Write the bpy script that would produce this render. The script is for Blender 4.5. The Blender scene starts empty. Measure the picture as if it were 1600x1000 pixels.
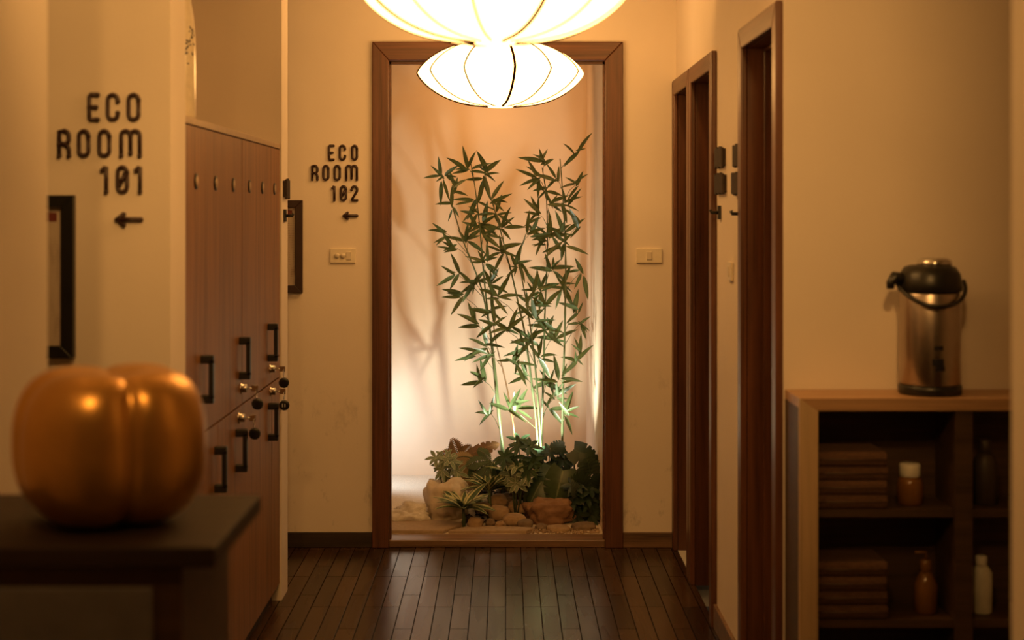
import bpy, math, random
from mathutils import Vector, noise, Matrix
R = math.radians
PI = math.pi
rnd = random.Random(7)
SC = bpy.context.scene
COL = SC.collection

# ------------------------------------------------------------------ camera, world, exposure
F = 2307.5            # focal length in pixels of the 1600 px wide frame
H = 1.479             # camera height
VX, VY = 790.0, 330.0  # where the camera axis meets the frame
cam_d = bpy.data.cameras.new('camera'); cam = bpy.data.objects.new('camera', cam_d); COL.objects.link(cam)
cam.location = (0, 0, H); cam.rotation_euler = (R(90), 0, 0)
cam_d.sensor_fit = 'HORIZONTAL'; cam_d.sensor_width = 36.0; cam_d.lens = F/1600*36.0
cam_d.shift_x = (800-VX)/1600; cam_d.shift_y = (VY-500)/1600
cam_d.clip_start = 0.05; cam_d.clip_end = 60
cam_d.dof.use_dof = True; cam_d.dof.focus_distance = 6.7; cam_d.dof.aperture_fstop = 2.8
SC.camera = cam
w = bpy.data.worlds.new('world'); SC.world = w; w.use_nodes = True
bg = w.node_tree.nodes['Background']; bg.inputs[0].default_value = (1, .6, .3, 1); bg.inputs[1].default_value = .02
SC.view_settings.view_transform = 'Standard'; SC.view_settings.look = 'None'
SC.view_settings.exposure = 0.0; SC.view_settings.gamma = 1.0; SC.view_settings.use_curve_mapping = False
LANTERN = (8.0, 4.0, 1.15)       # glow of a paper lantern

def P(px, py, Y):
    return Vector(((px-VX)*Y/F, Y, H-(py-VY)*Y/F))
def PX(px, Y): return (px-VX)*Y/F
def PZ(py, Y): return H-(py-VY)*Y/F

# ------------------------------------------------------------------ materials
def new_mat(name):
    m = bpy.data.materials.new(name); m.use_nodes = True
    nt = m.node_tree; b = nt.nodes['Principled BSDF']
    return m, nt, b
def N(nt, typ, **kw):
    n = nt.nodes.new(typ)
    for k, v in kw.items(): setattr(n, k, v)
    return n
def coords(nt, scale=(1, 1, 1), rot=(0, 0, 0), kind='Object'):
    tc = N(nt, 'ShaderNodeTexCoord'); mp = N(nt, 'ShaderNodeMapping')
    mp.inputs['Scale'].default_value = scale; mp.inputs['Rotation'].default_value = rot
    nt.links.new(tc.outputs[kind], mp.inputs[0]); return mp.outputs[0]
def ramp(nt, fac, stops):
    r = N(nt, 'ShaderNodeValToRGB'); e = r.color_ramp.elements
    while len(e) < len(stops): e.new(.5)
    for el, (p, c) in zip(e, stops): el.position = p; el.color = (*c, 1)
    nt.links.new(fac, r.inputs[0]); return r.outputs[0]
def nz(nt, vec, scale, detail=4, rough=.55):
    n = N(nt, 'ShaderNodeTexNoise'); n.inputs['Scale'].default_value = scale
    n.inputs['Detail'].default_value = detail; n.inputs['Roughness'].default_value = rough
    nt.links.new(vec, n.inputs['Vector']); return n.outputs['Fac']
def bump(nt, b, h, strength=.2, dist=.01):
    bn = N(nt, 'ShaderNodeBump'); bn.inputs['Strength'].default_value = strength; bn.inputs['Distance'].default_value = dist
    nt.links.new(h, bn.inputs['Height']); nt.links.new(bn.outputs[0], b.inputs['Normal'])
def sc(c, k): return tuple(min(1, x*k) for x in c)

def m_flat(name, c, rough=.5, metal=0, var=.12, scale=30, bmp=0.0, spec=None, coat=0):
    m, nt, b = new_mat(name)
    f = nz(nt, coords(nt), scale)
    nt.links.new(ramp(nt, f, [(.25, sc(c, 1-var)), (.75, sc(c, 1+var))]), b.inputs['Base Color'])
    b.inputs['Roughness'].default_value = rough; b.inputs['Metallic'].default_value = metal
    if spec is not None: b.inputs['Specular IOR Level'].default_value = spec
    if coat: b.inputs['Coat Weight'].default_value = coat; b.inputs['Coat Roughness'].default_value = .15
    if bmp: bump(nt, b, f, bmp, .004)
    return m
def m_wood(name, c, axis='Z', rough=.4, contrast=.45, scale=1.0, coat=0.0):
    m, nt, b = new_mat(name)
    s = {'X': (1.2, 22, 22), 'Y': (22, 1.2, 22), 'Z': (22, 22, 1.2)}[axis]
    v = coords(nt, tuple(k*scale for k in s))
    f1 = nz(nt, v, 1.6, 6, .62)
    s2 = {'X': (2, 160, 160), 'Y': (160, 2, 160), 'Z': (160, 160, 2)}[axis]
    f2 = nz(nt, coords(nt, tuple(k*scale for k in s2)), 1.0, 2)
    mx = N(nt, 'ShaderNodeMath', operation='MULTIPLY_ADD'); nt.links.new(f2, mx.inputs[0]); mx.inputs[1].default_value = .35
    nt.links.new(f1, mx.inputs[2])
    nt.links.new(ramp(nt, mx.outputs[0], [(.42, sc(c, 1-contrast)), (.62, c), (.85, sc(c, 1+contrast))]), b.inputs['Base Color'])
    b.inputs['Roughness'].default_value = rough
    if coat: b.inputs['Coat Weight'].default_value = coat; b.inputs['Coat Roughness'].default_value = .2
    bump(nt, b, f2, .12, .002)
    return m
def m_wall(name, c, stain=False):
    m, nt, b = new_mat(name)
    f = nz(nt, coords(nt), 1.3, 5)
    g = nz(nt, coords(nt), 90, 3)
    col = ramp(nt, f, [(.3, sc(c, .93)), (.7, sc(c, 1.04))])
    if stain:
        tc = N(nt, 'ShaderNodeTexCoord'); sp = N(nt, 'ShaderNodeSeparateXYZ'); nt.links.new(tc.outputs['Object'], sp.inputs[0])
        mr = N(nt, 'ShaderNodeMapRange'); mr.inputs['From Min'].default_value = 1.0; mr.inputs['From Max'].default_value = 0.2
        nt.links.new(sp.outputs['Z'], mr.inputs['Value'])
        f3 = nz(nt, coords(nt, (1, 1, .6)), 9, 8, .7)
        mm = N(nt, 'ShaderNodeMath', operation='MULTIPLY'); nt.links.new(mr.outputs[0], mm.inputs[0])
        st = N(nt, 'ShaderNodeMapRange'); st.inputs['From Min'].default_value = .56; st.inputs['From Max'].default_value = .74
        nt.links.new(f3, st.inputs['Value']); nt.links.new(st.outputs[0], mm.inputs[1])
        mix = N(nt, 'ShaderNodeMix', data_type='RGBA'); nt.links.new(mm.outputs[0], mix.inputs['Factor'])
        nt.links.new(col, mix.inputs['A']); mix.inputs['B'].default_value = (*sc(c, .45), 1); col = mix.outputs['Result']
    nt.links.new(col, b.inputs['Base Color'])
    b.inputs['Roughness'].default_value = .75; b.inputs['Specular IOR Level'].default_value = .25
    bump(nt, b, g, .12, .003)
    return m
def m_floor(name):
    m, nt, b = new_mat(name)
    v = coords(nt, (1, 1, 1), (0, 0, R(90)))
    br = N(nt, 'ShaderNodeTexBrick'); nt.links.new(v, br.inputs['Vector'])
    br.inputs['Scale'].default_value = 1; br.inputs['Brick Width'].default_value = .46; br.inputs['Row Height'].default_value = .066
    br.inputs['Mortar Size'].default_value = .0021; br.inputs['Mortar Smooth'].default_value = .3; br.inputs['Bias'].default_value = .1
    br.offset = .37; br.offset_frequency = 3; br.squash_frequency = 1
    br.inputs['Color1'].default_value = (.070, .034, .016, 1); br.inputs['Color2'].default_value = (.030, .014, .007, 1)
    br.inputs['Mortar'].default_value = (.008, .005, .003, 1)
    f = nz(nt, coords(nt, (30, 1.2, 1)), 2, 2)
    mix = N(nt, 'ShaderNodeMix', data_type='RGBA', blend_type='MULTIPLY'); mix.inputs['Factor'].default_value = .35
    nt.links.new(br.outputs['Color'], mix.inputs['A']); nt.links.new(ramp(nt, f, [(.3, (.45, .42, .4)), (.7, (1.2, 1.2, 1.2))]), mix.inputs['B'])
    nt.links.new(mix.outputs['Result'], b.inputs['Base Color'])
    r = nz(nt, coords(nt, (8, .8, 1)), 2.2, 1)
    mr = N(nt, 'ShaderNodeMapRange'); nt.links.new(r, mr.inputs['Value']); mr.inputs['To Min'].default_value = .20; mr.inputs['To Max'].default_value = .34
    sp = N(nt, 'ShaderNodeMapRange'); nt.links.new(br.outputs['Fac'], sp.inputs['Value']); sp.inputs['To Min'].default_value = .30; sp.inputs['To Max'].default_value = 0
    nt.links.new(sp.outputs[0], b.inputs['Specular IOR Level'])
    nt.links.new(mr.outputs[0], b.inputs['Roughness'])
    bn = N(nt, 'ShaderNodeBump'); bn.inputs['Strength'].default_value = .4; bn.inputs['Distance'].default_value = .002; bn.invert = True
    nt.links.new(br.outputs['Fac'], bn.inputs['Height'])
    bn2 = N(nt, 'ShaderNodeBump'); bn2.inputs['Strength'].default_value = .03; bn2.inputs['Distance'].default_value = .004
    nt.links.new(nz(nt, coords(nt, (14, 3, 1)), 1.2, 2), bn2.inputs['Height']); nt.links.new(bn.outputs[0], bn2.inputs['Normal'])
    nt.links.new(bn2.outputs[0], b.inputs['Normal'])
    return m
def m_leaf(name, c, edge=None, edge_at=.62, trans=.25, rough=.42, vein=None):
    """leaf blade: UV.x runs 0..1 across, UV.y along it"""
    m, nt, b = new_mat(name)
    uv = N(nt, 'ShaderNodeUVMap'); sp = N(nt, 'ShaderNodeSeparateXYZ'); nt.links.new(uv.outputs[0], sp.inputs[0])
    a = N(nt, 'ShaderNodeMath', operation='SUBTRACT'); nt.links.new(sp.outputs['X'], a.inputs[0]); a.inputs[1].default_value = .5
    ab = N(nt, 'ShaderNodeMath', operation='ABSOLUTE'); nt.links.new(a.outputs[0], ab.inputs[0])
    d = N(nt, 'ShaderNodeMath', operation='MULTIPLY'); nt.links.new(ab.outputs[0], d.inputs[0]); d.inputs[1].default_value = 2
    v = vein or sc(c, 1.5)
    e = edge or sc(c, .9)
    col = ramp(nt, d.outputs[0], [(0, v), (.09, c), (edge_at-.05, sc(c, .85)), (edge_at+.05, e)])
    f = nz(nt, coords(nt), 25)
    mix = N(nt, 'ShaderNodeMix', data_type='RGBA', blend_type='MULTIPLY'); mix.inputs['Factor'].default_value = 1
    nt.links.new(col, mix.inputs['A']); nt.links.new(ramp(nt, f, [(.3, (.7, .72, .68)), (.7, (1.15, 1.12, 1.1))]), mix.inputs['B'])
    nt.links.new(mix.outputs['Result'], b.inputs['Base Color']); b.inputs['Roughness'].default_value = rough
    tr = N(nt, 'ShaderNodeBsdfTranslucent'); nt.links.new(mix.outputs['Result'], tr.inputs[0])
    ms = N(nt, 'ShaderNodeMixShader'); ms.inputs[0].default_value = trans
    nt.links.new(b.outputs[0], ms.inputs[1]); nt.links.new(tr.outputs[0], ms.inputs[2])
    nt.links.new(ms.outputs[0], nt.nodes['Material Output'].inputs['Surface'])
    return m
def m_emit(name, c):
    m, nt, b = new_mat(name)
    b.inputs['Base Color'].default_value = (.8, .78, .72, 1)
    b.inputs['Emission Color'].default_value = (*[x/max(c) for x in c], 1); b.inputs['Emission Strength'].default_value = max(c)
    return m
def m_paper(name):
    """printed notice: brown heading bar and lines of small print"""
    m, nt, b = new_mat(name)
    tc = N(nt, 'ShaderNodeTexCoord'); sp = N(nt, 'ShaderNodeSeparateXYZ'); nt.links.new(tc.outputs['Object'], sp.inputs[0])
    wv = N(nt, 'ShaderNodeTexWave', wave_type='BANDS', bands_direction='Z'); wv.inputs['Scale'].default_value = 42
    nt.links.new(tc.outputs['Object'], wv.inputs['Vector'])
    g = nz(nt, coords(nt, (40, 1, 9)), 1.5, 2)
    mu = N(nt, 'ShaderNodeMath', operation='MULTIPLY'); nt.links.new(wv.outputs['Fac'], mu.inputs[0]); nt.links.new(g, mu.inputs[1])
    nt.links.new(ramp(nt, mu.outputs[0], [(.42, (.55, .46, .38)), (.60, (.27, .20, .15))]), b.inputs['Base Color'])
    b.inputs['Roughness'].default_value = .6
    return m

PAINT = (.80, .71, .62)
M = {}
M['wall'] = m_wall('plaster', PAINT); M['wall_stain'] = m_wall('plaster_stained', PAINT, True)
M['niche'] = m_wall('niche_plaster', (.78, .60, .43))
M['ceiling'] = m_wall('ceiling_paint', (.75, .68, .55))
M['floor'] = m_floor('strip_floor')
M['tile'] = m_flat('white_tile', (.8, .8, .78), .3)
M['frame'] = m_wood('frame_wood', (.105, .040, .020), 'Z', .35, .5)
M['frame_x'] = m_wood('frame_wood_cross', (.105, .040, .020), 'X', .35, .5)
M['frame_y'] = m_wood('frame_wood_deep', (.105, .040, .020), 'Y', .35, .5)
M['door'] = m_wood('door_wood', (.12, .050, .025), 'Z', .35, .6, .6)
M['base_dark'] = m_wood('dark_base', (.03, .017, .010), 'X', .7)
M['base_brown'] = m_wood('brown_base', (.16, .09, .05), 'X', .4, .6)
M['laminate'] = m_wood('locker_laminate', (.215, .096, .032), 'Z', .5, .42, 1.0)
M['lam_side'] = m_flat('locker_carcass', (.05, .035, .025), .5)
M['lam_top'] = m_flat('locker_top', (.45, .33, .22), .5)
M['black'] = m_flat('black_plastic', (.012, .011, .010), .35)
M['letter'] = m_flat('dark_letter', (.035, .014, .010), .45)
M['chrome'] = m_flat('chrome', (.7, .68, .65), .18, 1.0, .03)
M['steel'] = m_flat('brushed_steel', (.50, .43, .38), .3, 1.0, .05)
M['brass'] = m_flat('brass_rim', (.5, .4, .2), .3, 1.0)
M['white_plastic'] = m_flat('cream_plastic', (.78, .70, .56), .4, 0, .03)
M['rocker'] = m_flat('rocker', (.7, .62, .5), .35, 0, .03)
M['paper'] = m_paper('notice_paper'); M['heading'] = m_flat('notice_heading', (.16, .03, .02), .6)
M['gold'] = m_flat('gold_lacquer', (.66, .36, .10), .32, .8, .12, 14, .05)
M['cabinet'] = m_wood('cabinet_wood', (.50, .36, .22), 'Z', .5, .25)
M['cabinet_x'] = m_wood('cabinet_wood_cross', (.40, .24, .13), 'X', .45, .3)
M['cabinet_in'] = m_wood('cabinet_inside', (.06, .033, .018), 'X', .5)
M['towel'] = m_flat('brown_towel', (.10, .05, .028), .95, 0, .3, 120, .6)
M['amber'] = m_flat('amber_bottle', (.20, .09, .02), .12)
M['white_cap'] = m_flat('white_cap', (.75, .73, .68), .4)
M['pale_bottle'] = m_flat('pale_bottle', (.62, .6, .52), .35)
M['ceramic'] = m_flat('cream_ceramic', (.74, .66, .52), .12, 0, .10, 40, coat=.5)
M['ink'] = m_flat('ink', (.01, .01, .015), .4)
M['lantern'] = m_emit('lantern_fabric', LANTERN)
M['rib'] = m_flat('lantern_rib', (.030, .014, .006), .9, spec=0)
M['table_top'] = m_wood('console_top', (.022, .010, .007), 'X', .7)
M['table_side'] = m_flat('console_front', (.16, .15, .16), .6)
M['sand'] = m_flat('sand', (.62, .52, .40), .95, 0, .25, 160, .5)
M['soil'] = m_flat('soil', (.05, .033, .022), .95, 0, .5, 70, .8)
M['slab'] = m_flat('stone_slab', (.36, .26, .17), .85, 0, .15, 60, .4)
def m_rock(name, a, b_, scale=9):
    m, nt, b = new_mat(name)
    f = nz(nt, coords(nt, kind='Object'), scale, 8, .65)
    nt.links.new(ramp(nt, f, [(.3, a), (.68, b_)]), b.inputs['Base Color']); b.inputs['Roughness'].default_value = .85
    bump(nt, b, f, .5, .012); return m
M['rock_tan'] = m_rock('tan_rock', (.20, .12, .06), (.46, .32, .19))
M['rock_dark'] = m_rock('dark_rock', (.09, .06, .04), (.27, .19, .12))
M['rock_red'] = m_rock('red_rock', (.15, .075, .038), (.36, .20, .11), 7)
M['rock_pale'] = m_rock('pale_rock', (.50, .40, .28), (.80, .70, .58), 6)
M['rock_white'] = m_rock('white_rock', (.42, .34, .24), (.85, .80, .72), 12)
M['bamboo_leaf'] = m_leaf('bamboo_leaf', (.10, .145, .048), None, .7, .25)
M['cane'] = m_flat('bamboo_cane', (.10, .13, .05), .4, 0, .25, 12)
M['cane_brown'] = m_flat('bamboo_cane_brown', (.20, .11, .05), .45, 0, .25, 12)
M['variegated'] = m_leaf('variegated_leaf', (.07, .12, .045), (.58, .58, .32), .60, .2)
M['yellow_leaf'] = m_leaf('yellow_striped_leaf', (.15, .20, .06), (.52, .50, .20), .6, .25)
M['pale_leaf'] = m_leaf('pale_green_leaf', (.25, .32, .20), (.55, .58, .44), .7, .25)
M['dark_leaf'] = m_leaf('dark_leaf', (.022, .045, .020), None, .8, .15)
M['mid_leaf'] = m_leaf('mid_leaf', (.05, .10, .045), None, .8, .22)
M['monstera'] = m_leaf('monstera_leaf', (.05, .085, .035), None, .9, .18, .35, (.20, .24, .12))
M['brown_leaf'] = m_leaf('brown_leaf', (.22, .12, .05), None, .8, .35)
M['red_leaf'] = m_leaf('red_brown_leaf', (.14, .045, .025), None, .8, .2)
M['straw'] = m_leaf('straw_leaf', (.40, .28, .14), None, .8, .3)
M['stalk'] = m_flat('green_stalk', (.06, .09, .035), .5)
M['lamp_body'] = m_flat('lamp_body', (.02, .02, .02), .5)
M['lamp_glass'] = m_emit('lamp_glass', (2, 2, 1.9))

# ------------------------------------------------------------------ mesh helpers
class MB:
    def __init__(s): s.v = []; s.f = []; s.uv = []; s.smooth = []
    def add(s, vs, fs, smooth=False, uvs=None):
        o = len(s.v); s.v += [Vector(v) for v in vs]
        for f in fs: s.f.append([o+i for i in f]); s.smooth.append(smooth)
        s.uv += uvs if uvs else [(0, 0)]*len(vs)
        return s
    def box(s, x0, x1, y0, y1, z0, z1):
        if x0 > x1: x0, x1 = x1, x0
        if y0 > y1: y0, y1 = y1, y0
        if z0 > z1: z0, z1 = z1, z0
        return s.add([(x0, y0, z0), (x1, y0, z0), (x1, y1, z0), (x0, y1, z0), (x0, y0, z1), (x1, y0, z1), (x1, y1, z1), (x0, y1, z1)],
                     [(3, 2, 1, 0), (4, 5, 6, 7), (0, 1, 5, 4), (1, 2, 6, 5), (2, 3, 7, 6), (3, 0, 4, 7)])
    def prism(s, poly, fn, a, b):
        """poly of 2D points, fn(u, v, t) -> 3D, extruded from t=a to t=b"""
        n = len(poly); vs = [fn(u, v, a) for u, v in poly]+[fn(u, v, b) for u, v in poly]
        return s.add(vs, [tuple(range(n))[::-1], tuple(range(n, 2*n))]+[(i, (i+1) % n, n+(i+1) % n, n+i) for i in range(n)])
    def tube(s, pts, rad, seg=8, caps=True, squash=None):
        pts = [Vector(p) for p in pts]; n = len(pts)
        rads = rad if isinstance(rad, (list, tuple)) else [rad]*n
        vs = []; prev = None
        for i, p in enumerate(pts):
            t = (pts[min(i+1, n-1)]-pts[max(i-1, 0)])
            t = t.normalized() if t.length > 1e-9 else Vector((0, 0, 1))
            if prev is None:
                a = Vector((0, 1, 0)) if abs(t.y) < .8 else Vector((1, 0, 0))
                u = (a-t*a.dot(t)).normalized()
            else: u = (prev-t*prev.dot(t)); u = u.normalized() if u.length > 1e-6 else Vector((1, 0, 0))
            prev = u; w_ = t.cross(u)
            for k in range(seg):
                a = 2*PI*k/seg; d = u*math.cos(a)+w_*math.sin(a)
                if squash: d = Vector((d.x*squash[0], d.y*squash[1], d.z*squash[2]))
                vs.append(p+d*rads[i])
        fs = [(i*seg+k, i*seg+(k+1) % seg, (i+1)*seg+(k+1) % seg, (i+1)*seg+k) for i in range(n-1) for k in range(seg)]
        if caps: fs += [tuple(range(seg))[::-1], tuple(range((n-1)*seg, n*seg))]
        return s.add(vs, fs, True)
    def lathe(s, prof, c, seg=32, axis='Z', fn=None):
        """prof of (radius, height)"""
        c = Vector(c); vs = []
        for r, h in prof:
            for k in range(seg):
                a = 2*PI*k/seg; q = r*(fn(a, h) if fn else 1)
                x, y = q*math.cos(a), q*math.sin(a)
                vs.append(c+(Vector((x, y, h)) if axis == 'Z' else Vector((x, h, y)) if axis == 'Y' else Vector((h, x, y))))
        n = len(prof)
        fs = [(i*seg+k, i*seg+(k+1) % seg, (i+1)*seg+(k+1) % seg, (i+1)*seg+k) for i in range(n-1) for k in range(seg)]
        fs += [tuple(range(seg))[::-1], tuple(range((n-1)*seg, n*seg))]
        return s.add(vs, fs, True)
    def blade(s, base, d, nrm, L, W, droop=.15, seg=7, peak=.42, fold=.12, tipw=0):
        """a lance-shaped leaf"""
        base = Vector(base); d = Vector(d).normalized(); nrm = Vector(nrm)
        nrm = nrm-d*nrm.dot(d); nrm = nrm.normalized() if nrm.length > 1e-4 else Vector((0, 0, 1)); sd = d.cross(nrm)
        vs = []; uv = []
        p = base.copy(); dd = d.copy()
        for i in range(seg+1):
            t = i/seg
            e = math.log(.5)/math.log(peak)
            wv = W*.5*(math.sin(PI*min(1, max(0, t**e)))**.8*(1-tipw)+tipw)
            if i == 0: wv = max(wv, W*.06)
            vs += [p-sd*wv+nrm*wv*fold*2, p, p+sd*wv+nrm*wv*fold*2]; uv += [(0, t), (.5, t), (1, t)]
            dd = (dd+Vector((0, 0, -droop))/seg*1.6).normalized(); p = p+dd*(L/seg)
        fs = []
        for i in range(seg):
            a = i*3
            fs += [(a, a+1, a+4, a+3), (a+1, a+2, a+5, a+4)]
        return s.add(vs, fs, True, uv)
    def build(s, name, mat, parent=None, loc=None, bevel=0, subsurf=0):
        if loc is None:
            if parent is not None: loc = origin(parent)
            else:
                xs = [v.x for v in s.v]; ys = [v.y for v in s.v]; zs = [v.z for v in s.v]
                loc = Vector(((min(xs)+max(xs))/2, (min(ys)+max(ys))/2, min(zs)))
        me = bpy.data.meshes.new(name); me.from_pydata([v-loc for v in s.v], [], s.f)
        me.polygons.foreach_set('use_smooth', s.smooth)
        ul = me.uv_layers.new(name='UVMap')
        for lp in me.loops: ul.data[lp.index].uv = s.uv[lp.vertex_index]
        me.materials.append(mat); me.update()
        o = bpy.data.objects.new(name, me); COL.objects.link(o)
        if parent is not None:
            o.parent = parent; o.location = loc-origin(parent)
        else: o.location = loc
        if bevel:
            b = o.modifiers.new('edge', 'BEVEL'); b.width = bevel; b.segments = 2; b.limit_method = 'ANGLE'
        if subsurf:
            b = o.modifiers.new('smooth', 'SUBSURF'); b.levels = b.render_levels = subsurf
        return o
def origin(o):
    p = Vector(o.location)
    while o.parent is not None: o = o.parent; p += Vector(o.location)
    return p
def tag(o, label=None, cat=None, group=None, kind=None):
    if label: o['label'] = label
    if cat: o['category'] = cat
    if group: o['group'] = group
    if kind: o['kind'] = kind
    return o
def empty(name, loc, label=None, cat=None, group=None, kind=None):
    o = bpy.data.objects.new(name, None); COL.objects.link(o); o.location = loc; o.empty_display_size = .05
    return tag(o, label, cat, group, kind)
def struct(name, mb, mat, label, cat, bevel=0):
    return tag(mb.build(name, mat, bevel=bevel, loc=Vector((0, 0, 0))), label, cat, None, 'structure')

# ------------------------------------------------------------------ room shell
CEIL = 2.62; YF = 6.5
XL, XR = -.853, .75           # the two corridor wall planes
OX0, OX1, OZ = -.513, .437, 2.141   # opening in the far wall
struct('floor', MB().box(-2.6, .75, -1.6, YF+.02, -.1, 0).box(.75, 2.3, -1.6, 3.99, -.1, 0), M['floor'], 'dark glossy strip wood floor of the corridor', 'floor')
struct('ceiling', MB().box(-2.7, 2.4, -1.7, YF+.12, CEIL, CEIL+.1), M['ceiling'], 'plain painted corridor ceiling above the frame', 'ceiling')
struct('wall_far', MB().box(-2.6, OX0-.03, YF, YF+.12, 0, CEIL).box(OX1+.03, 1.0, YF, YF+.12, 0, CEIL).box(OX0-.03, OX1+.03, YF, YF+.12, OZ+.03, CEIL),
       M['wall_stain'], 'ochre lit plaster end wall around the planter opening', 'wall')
struct('wall_near_side', MB().box(-1.1, XL, -1.6, 2.75, 0, CEIL), M['wall'], 'plaster wall edge closest to the camera beside the gold pumpkin', 'wall')
struct('wall_left_pier', MB().box(-2.5, XL, 3.757, 3.935, 0, CEIL), M['wall'], 'plaster pier carrying the room 101 letters', 'wall')
struct('wall_left_stub', MB().box(-2.5, XL+.002, 5.61, 5.765, 0, CEIL), M['wall'], 'plaster wall end behind and above the lockers', 'wall')
struct('wall_left_recess', MB().box(-1.5, -1.4, 3.935, 5.61, 0, CEIL), M['wall'], 'plaster wall at the back of the locker recess', 'wall')
struct('wall_left_outer', MB().box(-2.6, -2.5, -1.6, YF, 0, CEIL), M['wall'], 'plaster wall closing the side passages', 'wall')
struct('wall_rear', MB().box(-2.6, 2.3, -1.7, -1.6, 0, CEIL), M['wall'], 'plaster wall behind the camera', 'wall')
struct('wall_right_near', MB().box(XR, .95, -1.6, 2.19, 0, CEIL), M['wall'], 'blurred plaster wall edge beside the shelf alcove', 'wall')
struct('wall_right_outer', MB().box(2.2, 2.3, -1.6, 7.0, 0, CEIL), M['wall'], 'plaster wall closing the alcove', 'wall')
struct('wall_right_alcove', MB().box(1.0, 2.2, 3.985, 4.1, 0, CEIL), M['wall'], 'plaster wall behind the vacuum flask', 'wall')
DOORS = [(3.992, 4.65), (5.243, 5.900), (5.908, 6.492)]   # outer casing edges along the wall
DZ, CW = 2.05, .065
wr = MB(); y = 3.985
for a, b in DOORS:
    wr.box(XR, 1.0, y, a+CW-.02, 0, CEIL); wr.box(XR, 1.0, a+CW-.02, b-CW+.02, DZ-CW+.02, CEIL); y = b-CW+.02
wr.box(XR, 1.0, y, YF, 0, CEIL)
struct('wall_right', wr, M['wall'], 'plaster side wall with three wooden doorways', 'wall')
struct('wall_bathroom', MB().box(1.7, 1.8, 5.7, 6.6, 0, CEIL).box(1.0, 1.7, 5.75, 5.8, 0, CEIL).box(1.0, 1.7, 6.52, 6.6, 0, CEIL), M['wall'], 'walls of the small room beyond the open doorway', 'wall')
struct('floor_bathroom', MB().box(.75, 1.7, 5.9, 6.52, -.1, .003), M['tile'], 'white tiled floor seen through the farthest doorway', 'floor')
# planter niche behind the end wall
NX0, NX1, NYB = -.95, .437, 8.0
struct('wall_niche_back', MB().box(NX0-.1, NX1+.1, NYB, NYB+.1, 0, CEIL), M['niche'], 'pale niche wall lit from below behind the bamboo', 'wall')
struct('wall_niche_side', MB().box(NX1, NX1+.1, YF+.12, NYB, 0, CEIL), M['niche'], 'niche side wall beside the dark foliage', 'wall')
struct('wall_niche_hidden', MB().box(NX0-.1, NX0, YF+.12, NYB, 0, CEIL), M['niche'], 'niche side wall out of sight behind the door frame', 'wall')
struct('ceiling_niche', MB().box(NX0-.1, NX1+.1, YF+.12, NYB+.1, CEIL, CEIL+.1), M['ceiling'], 'ceiling of the planter niche', 'ceiling')
def ground(x, y):
    g = .03+.02*max(0, min(1, (y-6.9)/.2))
    k = max(0, min(1, (x+.32)/.15)); k = k*k*(3-2*k)
    g += k*max(0, min(.11, (y-6.96)*.36))
    return g+.004*noise.noise(Vector((x*9, y*9, 0)))
gm = MB(); nx, ny = 60, 60
vs = [(NX0+(NX1-NX0)*i/nx, YF+.12+(NYB-YF-.12)*j/ny, ground(NX0+(NX1-NX0)*i/nx, YF+.12+(NYB-YF-.12)*j/ny)) for j in range(ny+1) for i in range(nx+1)]
gm.add(vs, [(j*(nx+1)+i, j*(nx+1)+i+1, (j+1)*(nx+1)+i+1, (j+1)*(nx+1)+i) for j in range(ny) for i in range(nx)], True)
struct('ground', gm, M['sand'], 'sandy bed of the planter niche', 'ground')

# casing around the planter opening
X0, X1, ZT = PX(582, YF), PX(973, YF), PZ(66, YF)
d1 = empty('door_1', (0, YF, 0), 'dark brown wooden frame around the lit bamboo niche', 'door frame', None, 'structure')
fy = lambda u, v, t: (u, t, v)
for poly, mat in ((([(X0, 0), (OX0, 0), (OX0, OZ), (X0, ZT)]), M['frame']), (([(OX1, 0), (X1, 0), (X1, ZT), (OX1, OZ)]), M['frame']),
                  (([(X0, ZT), (OX0, OZ), (OX1, OZ), (X1, ZT)]), M['frame_x'])):
    MB().prism(poly, fy, YF-.022, YF+.001).build('casing', mat, d1, bevel=.004)
j = MB().box(OX0-.03, OX0, YF+.001, YF+.13, 0, OZ+.03).box(OX1, OX1+.03, YF+.001, YF+.13, 0, OZ+.03).box(OX0-.03, OX1+.03, YF+.001, YF+.13, OZ, OZ+.03)
j.build('jamb', M['frame'], d1)
MB().box(OX0, OX1, YF+.02, YF+.05, OZ-.014, OZ-.002).box(OX0, OX0+.008, YF+.02, YF+.05, .03, OZ).box(OX1-.008, OX1, YF+.02, YF+.05, .03, OZ).build('bead', M['frame_x'], d1)
MB().box(OX0, OX1, YF-.004, YF+.125, 0, .032).build('sill', M['base_brown'], d1, bevel=.004)
def baseboard(name, x0, x1, mat, label):
    struct(name, MB().box(x0, x1, YF-.014, YF, 0, .068), mat, label, 'baseboard', .003)
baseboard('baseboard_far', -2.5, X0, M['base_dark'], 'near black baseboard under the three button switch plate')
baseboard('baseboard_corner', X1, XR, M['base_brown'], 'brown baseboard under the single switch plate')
struct('baseboard_side', MB().box(XR-.013, XR, DOORS[0][1], DOORS[1][0], 0, .085), M['base_brown'], 'wooden baseboard between the side doorways', 'baseboard', .003)
struct('baseboard_pier', MB().box(-2.5, XL, 3.743, 3.757, 0, .07), M['base_dark'], 'dark baseboard along the letter pier', 'baseboard')

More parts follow.
